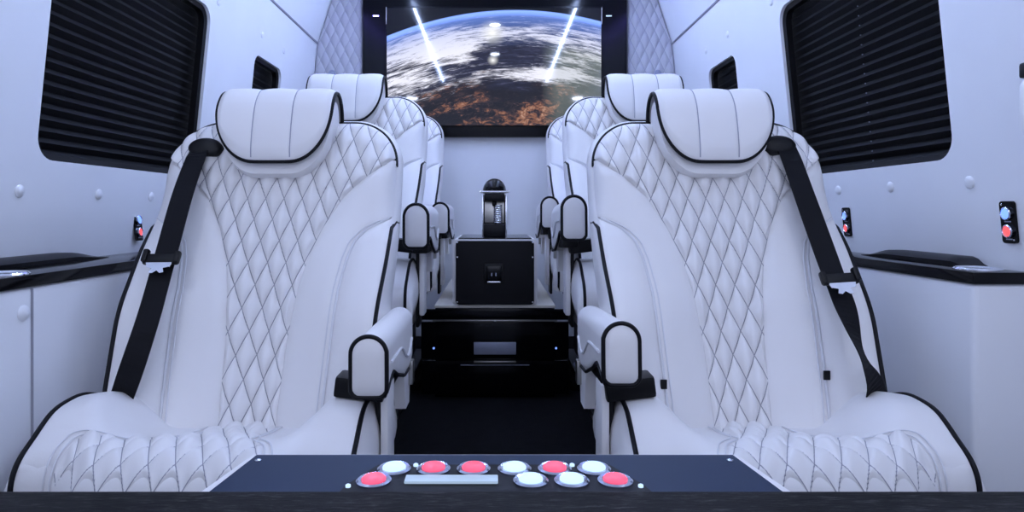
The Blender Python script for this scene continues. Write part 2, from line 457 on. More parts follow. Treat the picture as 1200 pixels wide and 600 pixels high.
CP, CL = crom([(.075, .446), (-.03, .453), (-.13, .472), (-.205, .493), (-.262, .504), (-.310, .496), (-.343, .468), (-.354, .420), (-.350, .350)], 200)
f_rb = smooth_tab([(0, .066), (.15, .072), (.25, .083), (.34, .089), (.42, .078), (.50, .058), (.58, .030), (.66, .006), (.74, 0), (1, 0)], 500, 22)
f_pb = smooth_tab([(0, 0), (.5, .0), (.64, .030), (.8, .05), (1, .055)], 500, 25)
def csurf(X, s):
    f = s * 200; i = min(199, int(f)); fr = f - i
    y, z = CP[i] * (1 - fr) + CP[i + 1] * fr
    k = sstep(.13, .235, abs(X))
    rb = f_rb(s)
    y2 = y + k * f_pb(s)
    return y2, z + k * rb + .006 * (1 - (abs(X) / .285) ** 2)
f_qo = smooth_tab([(0, .061), (.38, .064), (.48, .085), (.56, .155), (.63, .205), (.70, .214), (1, .214)], 400, 6)
f_qi = smooth_tab([(0, .061), (.42, .064), (.52, .085), (.62, .125), (.75, .150), (1, .165)], 400, 6)
def build_cushion(root, m):
    XO = .286
    def qs(i, j):
        a, b = -f_qi(j), f_qo(j); X = a + (b - a) * i; y, z = csurf(X, j)
        l = j * CL; ua, ub = X / .0455 + l / .100, X / .0455 - l / .100
        e = min(1, min(i, 1 - i) * (b - a) / .010)
        h = .016 * quilt_h(ua, ub) * e
        y0, z0 = csurf(X, max(0, j - .01)); y1, z1 = csurf(X, min(1, j + .01)); t = Vector((y1 - y0, z1 - z0)).normalized()
        return (X, y - t.y * h * -1 * -1, z + -t.x * h, ua, ub)
    # base body of the cushion (sides, underside), the upholstery lies on it
    mb = MB(); rings = []
    for j in np.linspace(0, 1, 60):
        y, z = csurf(XO, j); zl = min(.345, z - .004)
        r = []
        for q in np.linspace(0, 1, 9):
            r.append((XO + .022 * math.sin(PI * min(1, q * 1.15)) ** .8 * (1 if z > .36 else .3), y, z + (zl - z) * q))
        y2 = csurf(0, j)[0]
        r = [(-x, yy, zz) for x, yy, zz in reversed(r)] + [(X, csurf(X, j)[0] + .0, csurf(X, j)[1] - .006) for X in np.linspace(-XO, XO, 17)[1:-1]] + r
        rings.append(r)
    # order ring: left side bottom->top, across top, right side top->bottom
    cu = mb.loft(rings).build('seat_cushion', M['leather'], root, m=m)
    grid('quilted_panel', qs, 130, 190, M['quilt'], cu, m=m)
    for sd, fx in ((1, f_qo), (-1, f_qi)):
        def fb(i, j):
            a = fx(j); X = sd * (a + (XO - a) * i); y, z = csurf(X, j)
            p = .007 * (1 - abs(2 * i - 1) ** 3)
            y0, z0 = csurf(X, max(0, j - .01)); y1, z1 = csurf(X, min(1, j + .01)); t = Vector((y1 - y0, z1 - z0)).normalized()
            return (X, y - t.y * -p * -1, z - t.x * p)
        grid('cushion_bolster', fb, 30, 120, M['leather'], cu, m=m)
        pts = [(sd * XO, csurf(XO, j)[0] , csurf(XO, j)[1] + .001) for j in np.linspace(.0, 1, 70)]
        MB().tube(pts, .0046, 8).build('cushion_piping', M['pipe'], cu, m=m)
        mb = MB()
        for dx in (.004, .016):
            pts = []
            for j in np.linspace(.02, .99, 70):
                X = sd * (fx(j) + dx); y, z = csurf(X, j); pts.append((X, y - .002, z + (.003 if dx < .01 else .0055)))
            mb.tube(pts, .0013, 6)
        mb.build('seam', M['seam'], cu, m=m)

def arm_section(y, zt, zb, h, sc=1.0):
    P = []
    for k in range(17):
        a = PI * k / 16; P.append((math.cos(a) * h, zt - h + math.sin(a) * h))
    r = .016
    for cx, a0 in ((-h + r, PI), (h - r, 1.5 * PI)):
        for k in range(5):
            a = a0 + k * PI / 8; P.append((cx + r * math.cos(a), zb + r + r * math.sin(a)))
    zc = (zt + zb) / 2
    return [(x * sc, y, zc + (z - zc) * sc) for x, z in P]
def build_armrest(root, m, pitch):
    piv = Vector((-.302, .20, .68))
    def place(o):
        o.location = (piv.x * m, piv.y, piv.z); o.rotation_euler = (pitch, 0, 0)
    def sh(p): return (p[0], p[1] - piv.y, p[2] - piv.z)
    h = .0315; Yr = [-.223, -.21, -.19, -.16, -.13, -.10, -.06, 0, .06, .12, .155, .175, .188]
    zb = lambda y: lerp_tab([(-.223, .583), (-.19, .586), (-.15, .602), (-.12, .603), (-.07, .583), (.03, .556), (.13, .553), (.19, .58)], y)
    zt = lambda y: lerp_tab([(-.223, .693), (.188, .692)], y)
    secs = [arm_section(-.231, zt(-.223), zb(-.223), h, .55), arm_section(-.228, zt(-.223), zb(-.223), h, .85)]
    for y in Yr:
        e = max(0, (y - .14) / .05); s = math.sqrt(max(.15, 1 - e * e * .8))
        hw = h * (1 + .18 * sstep(-.2, .05, y) * 0 + .0)
        secs.append(arm_section(y, zt(y), zb(y), hw, s))
    arm = MB().loft([[sh(p) for p in s] for s in secs]).build('armrest', M['leather'], root, m=m); place(arm)
    ring = arm_section(-.2235, zt(-.223), zb(-.223), h + .001)
    dense = crom([ring[i % len(ring)] for i in range(len(ring) + 1)], 90)[0][:-1]
    MB().tube([sh(p) for p in dense], .0042, 8, closed=True).build('front_piping', M['pipe'], arm, m=m)
    pts = [(-h + .003, y, zb(y) + .002) for y in np.linspace(-.222, .16, 40)]
    MB().tube([sh(p) for p in pts], .004, 8).build('lower_piping', M['pipe'], arm, m=m)
    pts = crom([(-h - .001, -.170, .634), (-h - .001, -.06, .634), (-h - .001, -.024, .628), (-h - .001, .02, .606), (-h - .001, .062, .594), (-h - .001, .085, .598), (-h - .001, .125, .622)], 40)[0]
    MB().tube([sh(p) for p in pts], .0032, 6).build('seam', M['seam'], arm, m=m)
    # underside plate, pivot cover and upright post
    MB().box(sh((0, -.02, .578)), (.046, .22, .030), .008).build('underside_plate', M['black'], arm, m=m)
    MB().prism([(.02, .575), (.14, .575), (.115, .475), (.06, .475)], lambda y, z: (-.305, y, z), lambda y, z: (-.330, y, z)).build('pivot_cover', M['leather'], root, m=m)
    MB().box((-.318, -.115, .47), (.016, .075, .23), .006).build('armrest_post', M['leather'], root, m=m)
    MB().box((-.302, -.09, .45), (.010, .09, .27), .004).build('frame_bracket', M['black'], root, m=m)
    MB().box((-.3345, .115, .545), (.012, .03, .055), .003).build('recline_latch', M['steel'], root, m=m)

def ribbon(path, w, th=.0022, sub=60, twist=None):
    P, L = crom(path, sub); V = []; F = []; U = []
    for i in range(sub + 1):
        p = Vector(P[i]); t = Vector(P[min(sub, i + 1)]) - Vector(P[max(0, i - 1)]); t.normalize()
        nrm = Vector((0, -1, 0)); sd = t.cross(nrm).normalized(); nn = sd.cross(t).normalized()
        if twist:
            a = twist(i / sub); sd, nn = sd * math.cos(a) + nn * math.sin(a), nn * math.cos(a) - sd * math.sin(a)
        for k, (a, b) in enumerate(((-1, -.5), (1, -.5), (1, .5), (-1, .5))):
            V.append(tuple(p + sd * a * w / 2 + nn * b * th)); U.append(((0, 1, 1, 0)[k], L * i / sub))
    for i in range(sub):
        for k in range(4): F.append((4 * i + k, 4 * i + (k + 1) % 4, 4 * i + 4 + (k + 1) % 4, 4 * i + 4 + k))
    F += [(3, 2, 1, 0), tuple(4 * sub + k for k in range(4))]
    return V, F, U
def build_belt(root, m, px_path, latch_px, twist, guide_px):
    """px_path: (outward image offset, image row, distance) of the strap centre line"""
    def loc(o, v, D): return Vector((o / 750 * D - .53, D - 1.378, ZC + (247 - v) / 750 * D))
    path = [loc(*p) for p in px_path]
    V, F, U = ribbon(path, .049, twist=twist)
    belt = link_mesh('seat_belt', V, F, M['belt'], root, False, U, m=m)
    # stitched double layer below the latch
    a, b = loc(*latch_px), path[-2]
    # guide where the strap leaves the shoulder
    g = loc(*guide_px); z = g.z; n = Vector((0, -1, .32)).normalized()
    MB().lathe([(.0, -.016), (.030, -.016), (.036, -.010), (.036, .010), (.032, .015), (.022, .0175), (.0005, .0185)], (g.x, Yf(g.x, z) - .012, z), n, 36, 1.14, .70).build('belt_guide', M['black'], belt, m=m)
    # latch plate: tongue body + steel plate
    d = (loc(*px_path[3]) - loc(*px_path[1])).normalized(); sd = Vector((d.z, 0, -d.x)).normalized()
    if sd.x < 0: sd = -sd
    R = Matrix((sd, d.cross(sd), -d)).transposed() if False else None
    yv = sd.cross(d).normalized()
    if yv.y > 0: yv = -yv
    rot = Matrix((sd, -yv, -d)).transposed()
    q = rot
    c = a + yv * .008
    MB().box(c, (.076, .014, .024), .005, rot=q).box(c + sd * .034 + Vector((0, 0, .008)), (.012, .014, .03), .004, rot=q).box(c - sd * .034 + Vector((0, 0, .004)), (.012, .014, .028), .004, rot=q).build('latch_body', M['black'], belt, m=m)
    def T(x, z): return c + sd * x - d * z
    poly = [(-.028, -.010), (.028, -.010), (.024, -.021), (.012, -.024), (.016, -.034), (.008, -.036), (0, -.030), (-.008, -.036), (-.016, -.034), (-.012, -.024), (-.024, -.021)]
    MB().prism(poly, lambda x, z: T(x, z) + yv * .003, lambda x, z: T(x, z) + yv * .006).build('latch_plate', M['chrome'], belt, m=m)

def build_seat(name, m, pitch, belt):
    root = empty(name)
    build_backrest(root, m); build_headrest(root, m); build_cushion(root, m); build_armrest(root, m, pitch)
    build_belt(root, m, *belt)
    # buckle on the aisle side
    bk = MB().box((-.272, -.135, .580), (.096, .060, .040), .006, rot=Matrix.Rotation(math.radians(-7 * 1), 3, 'Y')).build('buckle', M['black'], root, m=m)
    MB().box((-.232, -.152, .590), (.012, .020, .016), .003).build('release_button', M['red'], bk, m=m)
    # pedestal
    pd = MB().box((0, -.10, .155), (.36, .36, .27), .02).build('pedestal', M['black'], root, m=m)
    MB().box((0, -.10, .012), (.44, .46, .024), .008).build('floor_plate', M['satin'], pd, m=m)
    MB().box((0, -.10, .310), (.46, .42, .05), .01).build('slide_rail', M['satin'], pd, m=m)
    return root

# left straps go down almost straight, the right one folds over near the cushion
beltL = ([(346, 174, 1.578), (351, 186, 1.545), (366, 228, 1.475), (386, 300, 1.400), (404, 365, 1.330), (420, 415, 1.290), (432, 450, 1.290), (442, 478, 1.330)], (389, 306, 1.392), None, (345, 173, 1.55))
beltR = ([(341, 172, 1.578), (348, 188, 1.545), (366, 238, 1.475), (392, 310, 1.400), (409, 355, 1.332), (421, 392, 1.285), (434, 425, 1.265), (443, 447, 1.265), (447, 474, 1.31)], (402, 329, 1.352), (lambda t: .95 * math.exp(-((t - .80) / .10) ** 2)), (339, 170, 1.55))
ROWS = [(0, 0, 0), (.80, .02, .208), (1.52, .015, .245)]
seatL = build_seat('captain_chair', -1, math.radians(0), beltL)
seatR = build_seat('captain_chair', 1, math.radians(-3.2), beltR)
LAB = {('L', 0): 'front left white quilted leather captain chair beside left window with black shoulder belt',
       ('R', 0): 'front right white quilted leather captain chair beside right window with black shoulder belt',
       ('L', 1): 'middle white quilted captain chair on left, directly behind the front left chair',
       ('R', 1): 'middle white quilted captain chair on right, directly behind the front right chair',
       ('L', 2): 'rearmost white quilted captain chair on left beside black box, mostly hidden',
       ('R', 2): 'rearmost white quilted captain chair on right beside black box, mostly hidden'}
for sd, proto in (('L', seatL), ('R', seatR)):
    m = -1 if sd == 'L' else 1
    seats = [proto, copy_tree(proto), copy_tree(proto)]
    for r, (dy, dx, dz) in enumerate(ROWS):
        o = seats[r]; o.location = (m * (.53 + dx), 1.378 + dy, dz)
        if r:
            for ch in o.children:
                up = .036 if r == 1 else .012
                if ch.name.split('.')[0] == 'armrest':          # these arms sit higher and further forward
                    ch.location.z += up; ch.location.y -= .09 if r == 1 else .05; ch.location.x -= m * -.0 + m * .018
                    ch.scale = (1.08, 1.0, 1.16)
                elif ch.name.split('.')[0] in ('buckle', 'frame_bracket', 'armrest_post', 'pivot_cover', 'recline_latch'):
                    ch.location.z += up - .012
                    if ch.name.startswith('buckle'): ch.location.y -= .05
        tag(o, LAB[(sd, r)], 'chair', 'captain chairs in two columns')
# two small black fabric tags sewn in the seams of the front right chair
for X, z in ((-.175, .555), (.172, .572)):
    MB().box((X, Yf(X, z) - .010, z), (.014, .004, .020), .0015).build('fabric_tag', M['black'], seatR)

# ------------------------------------------------------------------ setting
RW = 3.45                                     # rear wall distance
W0 = 1.045
def wx(z):                                    # side wall half width at absolute height z
    r = z - ZC
    if r <= .90: return W0 - .10 * max(r, -.3)
    return W0 - .09 - .33 * (r - .90)
ZSEAM, ZCEIL = ZC + .90, ZC + 1.16
WINS = [(1.44, 2.205, ZC + .117, ZC + .695, .055), (2.62, 2.945, ZC + .13, ZC + .645, .045)]
YF = .10
def wall_side(name, s):
    bm = bmesh.new()
    def loop(P):
        vs = [bm.verts.new((0, y, z)) for y, z in P]
        return [bm.edges.new((vs[i], vs[(i + 1) % len(vs)])) for i in range(len(vs))], vs
    ed, _ = loop([(YF, ZC - .30), (RW, ZC - .30), (RW, ZSEAM), (YF, ZSEAM)]); holes = []
    for (a, b, c, d, r) in WINS:
        e, vs = loop(rrect(a, b, c, d, r)); ed += e; holes.append(vs)
    bmesh.ops.triangle_fill(bm, use_beauty=True, edges=ed)
    for vs in holes:                            # window reveal
        n = len(vs); nv = [bm.verts.new((.035, v.co.y, v.co.z)) for v in vs]
        for i in range(n): bm.faces.new((vs[i], vs[(i + 1) % n], nv[(i + 1) % n], nv[i]))
    for v in bm.verts: v.co.x = s * (wx(v.co.z) + v.co.x)
    a = [bm.verts.new((s * wx(z), y, z)) for z in (0.0, ZC - .30) for y in (YF, RW)]
    bm.faces.new((a[0], a[1], a[3], a[2]))
    a = [bm.verts.new((s * wx(z), y, z)) for z in (ZSEAM + .0, ZCEIL) for y in (YF, RW)]
    bm.faces.new((a[0], a[1], a[3], a[2]))
    me = bpy.data.meshes.new(name); bm.to_mesh(me); bm.free(); me.materials.append(M['wall'])
    o = bpy.data.objects.new(name, me); COL.objects.link(o); return struct(o)
wall_side('wall_left', -1); wall_side('wall_right', 1)
for nm, s in (('trim_left', -1), ('trim_right', 1)):
    struct(MB().tube([(s * (wx(ZSEAM) - .001), y, ZSEAM) for y in (YF, 1.5, 2.5, RW)], .006, 8).build(nm, M['trimgrey']))
struct(MB().box((0, (YF + RW) / 2, -.02), (2.3, RW - YF + .2, .04)).build('floor', M['carpet'], smooth=False))
struct(MB().box((0, (1.80 + RW) / 2, .104), (1.66, RW - 1.80, .208), .01).build('floor_platform', M['carpet']))
for sd, nm in ((-1, 'floor_step_left'), (1, 'floor_step_right')):
    struct(MB().box((sd * .565, (2.53 + RW) / 2, .2265), (.53, RW - 2.53, .037), .006).build(nm, M['carpet']))
struct(MB().box((0, (YF + RW) / 2, ZCEIL + .02), (2.0, RW - YF + .2, .04)).build('ceiling', M['ceil'], smooth=False))
struct(MB().box((0, RW + .03, ZCEIL / 2), (2.3, .06, ZCEIL + .1)).build('wall_rear', M['wall'], smooth=False))

# windows: black frame + pleated blind
wn = 0
for s, side in ((-1, 'left'), (1, 'right')):
    for k, (a, b, c, d, r) in enumerate(WINS):
        wn += 1
        mb = MB(); P = rrect(a + .001, b - .001, c + .001, d - .001, r); Q = rrect(a + .016, b - .016, c + .016, d - .016, r * .75)
        n = len(P); rings = [[(s * (wx(z) + dx), y, z) for y, z in L] for L, dx in ((P, .030), (P, .010), (Q, .014), (Q, .034))]
        V = [p for R in rings for p in R]; F = [(i * n + j, i * n + (j + 1) % n, ((i + 1) % 4) * n + (j + 1) % n, ((i + 1) % 4) * n + j) for i in range(4) for j in range(n)]
        struct(mb.add(V, F).build('window_%d' % wn, M['black']))
        # zig-zag pleated cloth
        n = 22 if k == 0 else 18; zs = []
        for i in range(2 * n + 1): zs.append((c - .01 + (d - c + .02) * i / (2 * n), (.034 if i % 2 else .022)))
        V = []; F = []; y0, y1 = a - .03, b + .03
        for z, dx in zs: V += [(s * (wx(z) + dx + .016), y0, z), (s * (wx(z) + dx + .016), y1, z)]
        for z, dx in zs: V += [(s * (wx(z) + dx + .020), y0, z), (s * (wx(z) + dx + .020), y1, z)]
        K = 2 * len(zs)
        for i in range(2 * n): F += [(2 * i, 2 * i + 1, 2 * i + 3, 2 * i + 2), (K + 2 * i, K + 2 * i + 2, K + 2 * i + 3, K + 2 * i + 1)]
        for e in (0, 1):
            for i in range(2 * n): F.append((2 * i + e, 2 * i + 2 + e, K + 2 * i + 2 + e, K + 2 * i + e))
        bl = MB().add(V, F).build('pleated_blind', M['blind'], smooth=False)
        tag(bl, ('large black pleated blind in the %s wall window beside the front chair' if k == 0 else 'small black blind in the narrow %s window near the rear') % side, 'blind', 'black pleated window blinds')
        if s == 1 and k == 0:
            for i in range(1, 2 * n, 2):
                z = zs[i][0] + .02
                MB().lathe([(.0012, 0), (.0022, .001), (.0012, .003)], (wx(z) + .034, 1.80, z), (-1, 0, 0), 8).build('cord_eyelet', M['plate'], bl)

# wall fastener buttons
def fastener(s, D, zr, lab):
    z = ZC + zr
    o = MB().lathe([(.0125, -.004), (.0138, .0), (.0138, .002), (.011, .0045), (.005, .006), (.0005, .0063)], (0, 0, 0), (-s, 0, -.10), 24).build('wall_button', M['wall'])
    o.location = (s * wx(z), D, z); tag(o, lab, 'button', 'upholstered wall buttons'); return o
for s, sn, zr in ((-1, 'left', .043), (1, 'right', .062)):
    fastener(s, 1.40, zr, 'white round wall button under the %s window, nearest the camera' % sn)
    fastener(s, 1.68, zr, 'white round wall button under the middle of the %s window' % sn)
    fastener(s, 1.935, zr, 'white round wall button under the %s window, closest to the chair back' % sn)
    for D, t in ((2.25, 'just past the top corner of the large %s window'), (2.67, 'above the near corner of the small %s window'), (2.945, 'above the far corner of the small %s window')):
        fastener(s, D, .735, 'white round wall button ' + t % sn)

# lit switch panels on the walls
def switch(s, D, zr, lab):
    z = ZC + zr; o = MB()
    P = rrect(-.0185, .0185, -.043, .043, .007)
    plate = o.prism(P, lambda y, zz: (0, y, zz), lambda y, zz: (-.005, y, zz)).build('switch_panel', M['gloss'], m=1)
    for zz, mt, nm in ((.018, 'lit_blue', 'blue lit push button'), (-.018, 'lit_red_dim', 'red lit push button')):
        b = MB().lathe([(.0135, 0), (.0135, .004), (.0115, .006), (.0105, .004)], (-.005, 0, zz), (-1, 0, 0), 24).build('push_button', M['ring'], plate); b['label'] = nm
        MB().lathe([(.0105, 0), (.0105, .004), (.007, .0055), (.0005, .006)], (-.005, 0, zz), (-1, 0, 0), 24).build('lit_cap', M[mt], b)
        MB().box((-.0053, 0, zz - .0165), (.0006, .016, .0025)).build('legend', M['plate'], plate)
    for y, zz in ((.012, .036), (-.012, -.036)):
        MB().lathe([(.0022, 0), (.0022, .001), (.001, .0016)], (-.005, y, zz), (-1, 0, 0), 10).build('screw', M['screw'], plate)
    plate.location = (s * (wx(z) - .0005), D, z); plate.rotation_euler = (0, 0, 0 if s == 1 else PI)
    plate.rotation_euler.y = -.10 * s * (1 if s == 1 else 1)
    tag(plate, lab, 'switch', 'lit wall switch panels')
switch(1, 1.30, -.023, 'black two-button switch panel on right wall at the frame edge, above chrome cup holder')
switch(1, 1.90, -.033, 'black two-button switch panel on right wall tucked behind the front right chair back')
switch(-1, 1.876, -.045, 'black two-button switch panel on left wall beside the front left chair back')
# grab handle end at the right edge
gh = empty('grab_handle', (wx(ZC + .255), 1.205, ZC + .255)); tag(gh, 'dark wall bracket cut by the right frame edge beside right window', 'handle')
MB().box((-.012, 0, .01), (.028, .022, .03), .006).build('mount', M['black'], gh)
MB().tube([(-.012, -.005, .0), (-.028, -.006, -.02), (-.030, -.008, -.10), (-.012, -.008, -.13)], .007, 10).build('grip', M['wall'], gh)

# side consoles
def side_console(s, x0, y0, y1, lab, cup, lid):
    root = empty('side_console', (0, 0, 0)); tag(root, lab, 'cabinet', 'side ledges below the windows')
    zt = ZC - .121
    xm = wx(ZC - .13) - .002
    P = [(x0, y0), (xm, y0), (xm, y1), (x0, y1)]
    MB().box((s * (x0 + xm) / 2, (y0 + y1) / 2, (zt - .024) / 2), (xm - x0, y1 - y0, zt - .024), .012, 3).build('body', M['wall'], root)
    tp = MB().box((s * (x0 - .004 + xm) / 2, (y0 - .004 + y1) / 2, zt - .012), (xm - x0 + .004, y1 - y0 + .004, .024), .004).build('ledge_top', M['gloss'], root)
    cx, cy, r = cup
    c = MB().lathe([(r - .010, .0005), (r - .008, .003), (r, .005), (r + .003, .002), (r + .003, 0)], (s * cx, cy, zt), (0, 0, 1), 40).build('cup_holder_ring', M['chrome'], root)
    MB().lathe([(r - .012, 0), (r - .012, .002), (.001, .002)], (s * cx, cy, zt), (0, 0, 1), 40).build('cup_well', M['gloss'], c)
    a, b = lid
    n = 24; V = []; rings = []
    for i in range(n + 1):
        y = a + (b - a) * i / n; h = .020 * min(1, sstep(0, .12, i / n) * 1.0) * (1 - .9 * sstep(.72, 1, i / n)) + .001
        rings.append([(s * (xm - .055), y, zt + .0005), (s * (xm - .055), y, zt + h * .5), (s * (xm - .040), y, zt + h), (s * (xm - .004), y, zt + h), (s * (xm - .002), y, zt + .0005)])
    MB().loft(rings).build('ledge_riser', M['satin'], root)
    return root
scl = side_console(-1, .885, .30, 3.38, 'white cabinet with black gloss ledge along the left wall', (.932, 1.205, .045), (1.17, 1.66))
scr = side_console(1, .945, 1.262, 3.38, 'white cabinet with black gloss ledge and chrome cup ring along the right wall', (.994, 1.318, .040), (1.36, 1.75))
MB().tube([(-.884, 1.222, z) for z in (.02, .3, .6, ZC - .148)], .0025, 6).build('panel_seam', M['trimgrey'], scl)
MB().lathe([(.014, -.002), (.0155, .001), (.012, .005), (.0005, .0075)], (-.885, 1.20, ZC - .192), (1, 0, 0), 20).build('fastener', M['wall'], scl)

# rear quilted panels either side of the television
def rear_panel(s):
    z0, z1 = ZC + .30, ZCEIL - .004; y = RW - .004
    def fn(i, j):
        z = z0 + (z1 - z0) * j; xa, xb = .712, wx(z) - .004; x = xa + (xb - xa) * i
        a, b = x / .052 + z / .108, x / .052 - z / .108
        e = min(1, min(i, 1 - i) * .25 / .010) * min(1, min(j, 1 - j) * .85 / .01)
        return (s * x, y - .006 - .010 * quilt_h(a, b) * e, z, a, b)
    o = grid('quilted_wall_panel', fn, 70, 170, M['wallquilt'], None)
    sol = o.modifiers.new('depth', 'SOLIDIFY'); sol.thickness = .004
    tag(o, 'grey quilted wall panel on the %s side of the television' % ('left' if s < 0 else 'right'), 'wall panel', 'quilted rear wall panels')
    g = MB().lathe([(.020, 0), (.020, .003), (.015, .005), (.0135, .003), (.008, .0035), (.006, .006), (.0005, .006)], (0, 0, 0), (0, -1, 0), 28).build('speaker_button', M['plate'])
    g.location = (s * .872, y - .0165, ZC + .735); tag(g, 'small round bluish emblem on the quilted panel %s of the television' % ('left' if s < 0 else 'right'), 'emblem', 'round emblems on the quilted panels')
rear_panel(-1); rear_panel(1)

# ------------------------------------------------------------------ television
tv = empty('television', (0, RW, ZC)); tag(tv, 'large wall television showing a planet from orbit in black gloss surround', 'television')
TY = -.055
xl, xr, zl, zh = -.572, .562, .452, 1.072
MB().box((-.0, -.026, (.393 + 1.155) / 2), (1.404, .048, 1.155 - .393), .003).build('surround', M['surround'], tv)
MB().box(((xl + xr) / 2, TY, (zl + zh) / 2 + .003), (xr - xl + .012, .02, zh - zl + .014), .003).build('bezel', M['satin'], tv)
V = [(xl, TY - .0105, zl), (xr, TY - .0105, zl), (xr, TY - .0105, zh), (xl, TY - .0105, zh), (xl, TY, zl), (xr, TY, zl), (xr, TY, zh), (xl, TY, zh)]
o = link_mesh('screen', V, [(0, 1, 2, 3), (7, 6, 5, 4), (0, 4, 5, 1), (1, 5, 6, 2), (2, 6, 7, 3), (3, 7, 4, 0)], M['screen'], tv, False, [(0, 0), (1, 0), (1, 1), (0, 1), (0, 0), (1, 0), (1, 1), (0, 1)])
mb = MB()
for x in (xl - .003, xr + .003): mb.box((x, TY - .011, zl + .58), (.004, .004, .09), .001)
mb.build('bezel_edge', M['steel'], tv)
for x, mt, nm in ((-.632, 'violet', 'painted violet reflection'), (.605, 'lit_white', 'painted pale blue reflection')):
    o = MB().box((x, -.0515, 1.035), (.030, .004, .006), .001).build('reflection_bar', M[mt], tv); o['label'] = nm  # glowing bars stand in for reflections on the surround

# ------------------------------------------------------------------ rear cabinet, black box, coffee machine
cb = empty('rear_cabinet', (0, 2.43, .208)); tag(cb, 'low black drawer cabinet with cream top standing below the black box', 'cabinet')
zt = ZC - .358 - .208
MB().box((0, .48, zt / 2 - .004), (.456, .94, zt - .01), .004).build('body', M['gloss'], cb)
MB().box((0, .475, zt - .006), (.460, .95, .012), .004).build('cream_top', M['cream'], cb)
for z0, z1 in ((zt - .058, zt - .014), (zt - .205, zt - .062), (zt - .340, zt - .209)):
    MB().box((0, .004, (z0 + z1) / 2), (.56, .014, z1 - z0 - .004), .002).build('drawer_front', M['gloss'], cb)
MB().box((0, -.006, zt - .058), (.470, .010, .0055), .001).build('chrome_strip', M['steel'], cb)
MB().lathe([(.004, 0), (.004, .006), (.001, .008)], (0, -.010, zt - .060), (0, -1, 0), 12).build('latch', M['chrome'], cb)
MB().box((0, -.006, zt - .163), (.160, .008, .046), .002).build('grey_plate', M['plate'], cb)
MB().box((0, -.008, zt - .214), (.160, .012, .007), .002).build('low_bar', M['steel'], cb)  # steel bar low on the front
MB().box((0, -.006, zt - .226), (.260, .008, .002)).build('low_line', M['plate'], cb)  # thin grey line below the bar
for x in (-.232, .232):
    MB().lathe([(.004, 0), (.004, .002), (.001, .003)], (x, -.003, zt - .163), (0, -1, 0), 12).build('blue_light', M['lit_blue'], cb)

bx = empty('black_box', (0, 2.42, ZC - .358)); tag(bx, 'black box with white edges and socket plate on the cream cabinet top', 'box')
H = .250
poly = rrect(-.161, .161, 0, H, .012, 4)
MB().prism(poly, lambda x, z: (x, .012, z), lambda x, z: (x, .40, z)).build('shell', M['leather'], bx)
MB().prism(rrect(-.148, .148, .003, H - .006, .014, 4), lambda x, z: (x, .0, z), lambda x, z: (x, .014, z)).build('front_panel', M['satin'], bx)
MB().box((0, .205, H + .001), (.280, .38, .006), .002).build('top_panel', M['gloss'], bx)
sk = MB().box((-.004, -.003, .122), (.074, .010, .074), .004).build('socket_plate', M['black'], bx)
MB().box((-.004, -.0075, .122), (.058, .004, .056), .002).build('socket_insert', M['gloss'], sk)
MB().box((-.012, -.0105, .118), (.004, .003, .012)).box((.004, -.0105, .118), (.004, .003, .012)).build('socket_slots', M['plate'], sk)
MB().box((-.004, -.0095, .089), (.050, .004, .006), .001).build('chrome_edge', M['chrome'], sk)
for x, z in ((-.143, .012), (.143, .012), (-.143, .182), (.143, .182), (-.143, .238), (.143, .238)):
    MB().lathe([(.0032, 0), (.0032, .0015), (.001, .002)], (x, 0, z), (0, -1, 0), 10).build('screw', M['screw'], bx)

cm = empty('coffee_machine', (-.002, 2.56, ZC - .358 + H + .004)); tag(cm, 'slim black and chrome capsule coffee machine standing on the black box', 'coffee machine')
def half_round(h, z0, z1, y0, y1, n=16):
    return [(-h, z0), (h, z0), (h, z1)] + [(h * math.cos(PI * k / n), z1 + h * math.sin(PI * k / n)) for k in range(1, n)] + [(-h, z1)]
MB().box((0, .11, .085), (.088, .14, .170), .006).build('body', M['satin'], cm)
MB().box((0, .015, .026), (.088, .075, .052), .006).build('drip_tray', M['satin'], cm)
MB().box((0, .018, .158), (.084, .070, .030), .006).build('brew_head', M['satin'], cm)
MB().box((.0, .042, .098), (.080, .006, .086), .002).build('front_plate', M['steel'], cm)
MB().lathe([(.006, .0), (.009, .004), (.009, .018), (.006, .022)], (0, .015, .122), (0, 0, 1), 16).build('spout', M['black'], cm)
c = MB()
for k in range(9): c.lathe([(.0165, 0), (.0175, .002), (.0175, .005), (.0165, .007)], (.014, .022, .053 + k * .0085), (0, 0, 1), 20)
c.build('cup_stack', M['chrome'], cm)
for x in (-.047, .047): MB().box((x, .09, .088), (.006, .17, .172), .002).build('side_cover', M['chrome'], cm)
V = []
def dome(i, j):
    a = PI * i; y = .17 * j
    f = 1 if j > .35 else math.sqrt(max(0, 1 - ((.35 - j) / .35) ** 2))
    return (.045 * math.cos(a) * (f * .9 + .1), y - .004, .184 + .049 * math.sin(a) * f)
dm = grid('lever_dome', dome, 28, 30, M['gloss'], cm)
sol = dm.modifiers.new('depth', 'SOLIDIFY'); sol.thickness = .003
MB().box((0, .083, .180), (.118, .190, .009), .004).build('chrome_band', M['chrome'], cm)

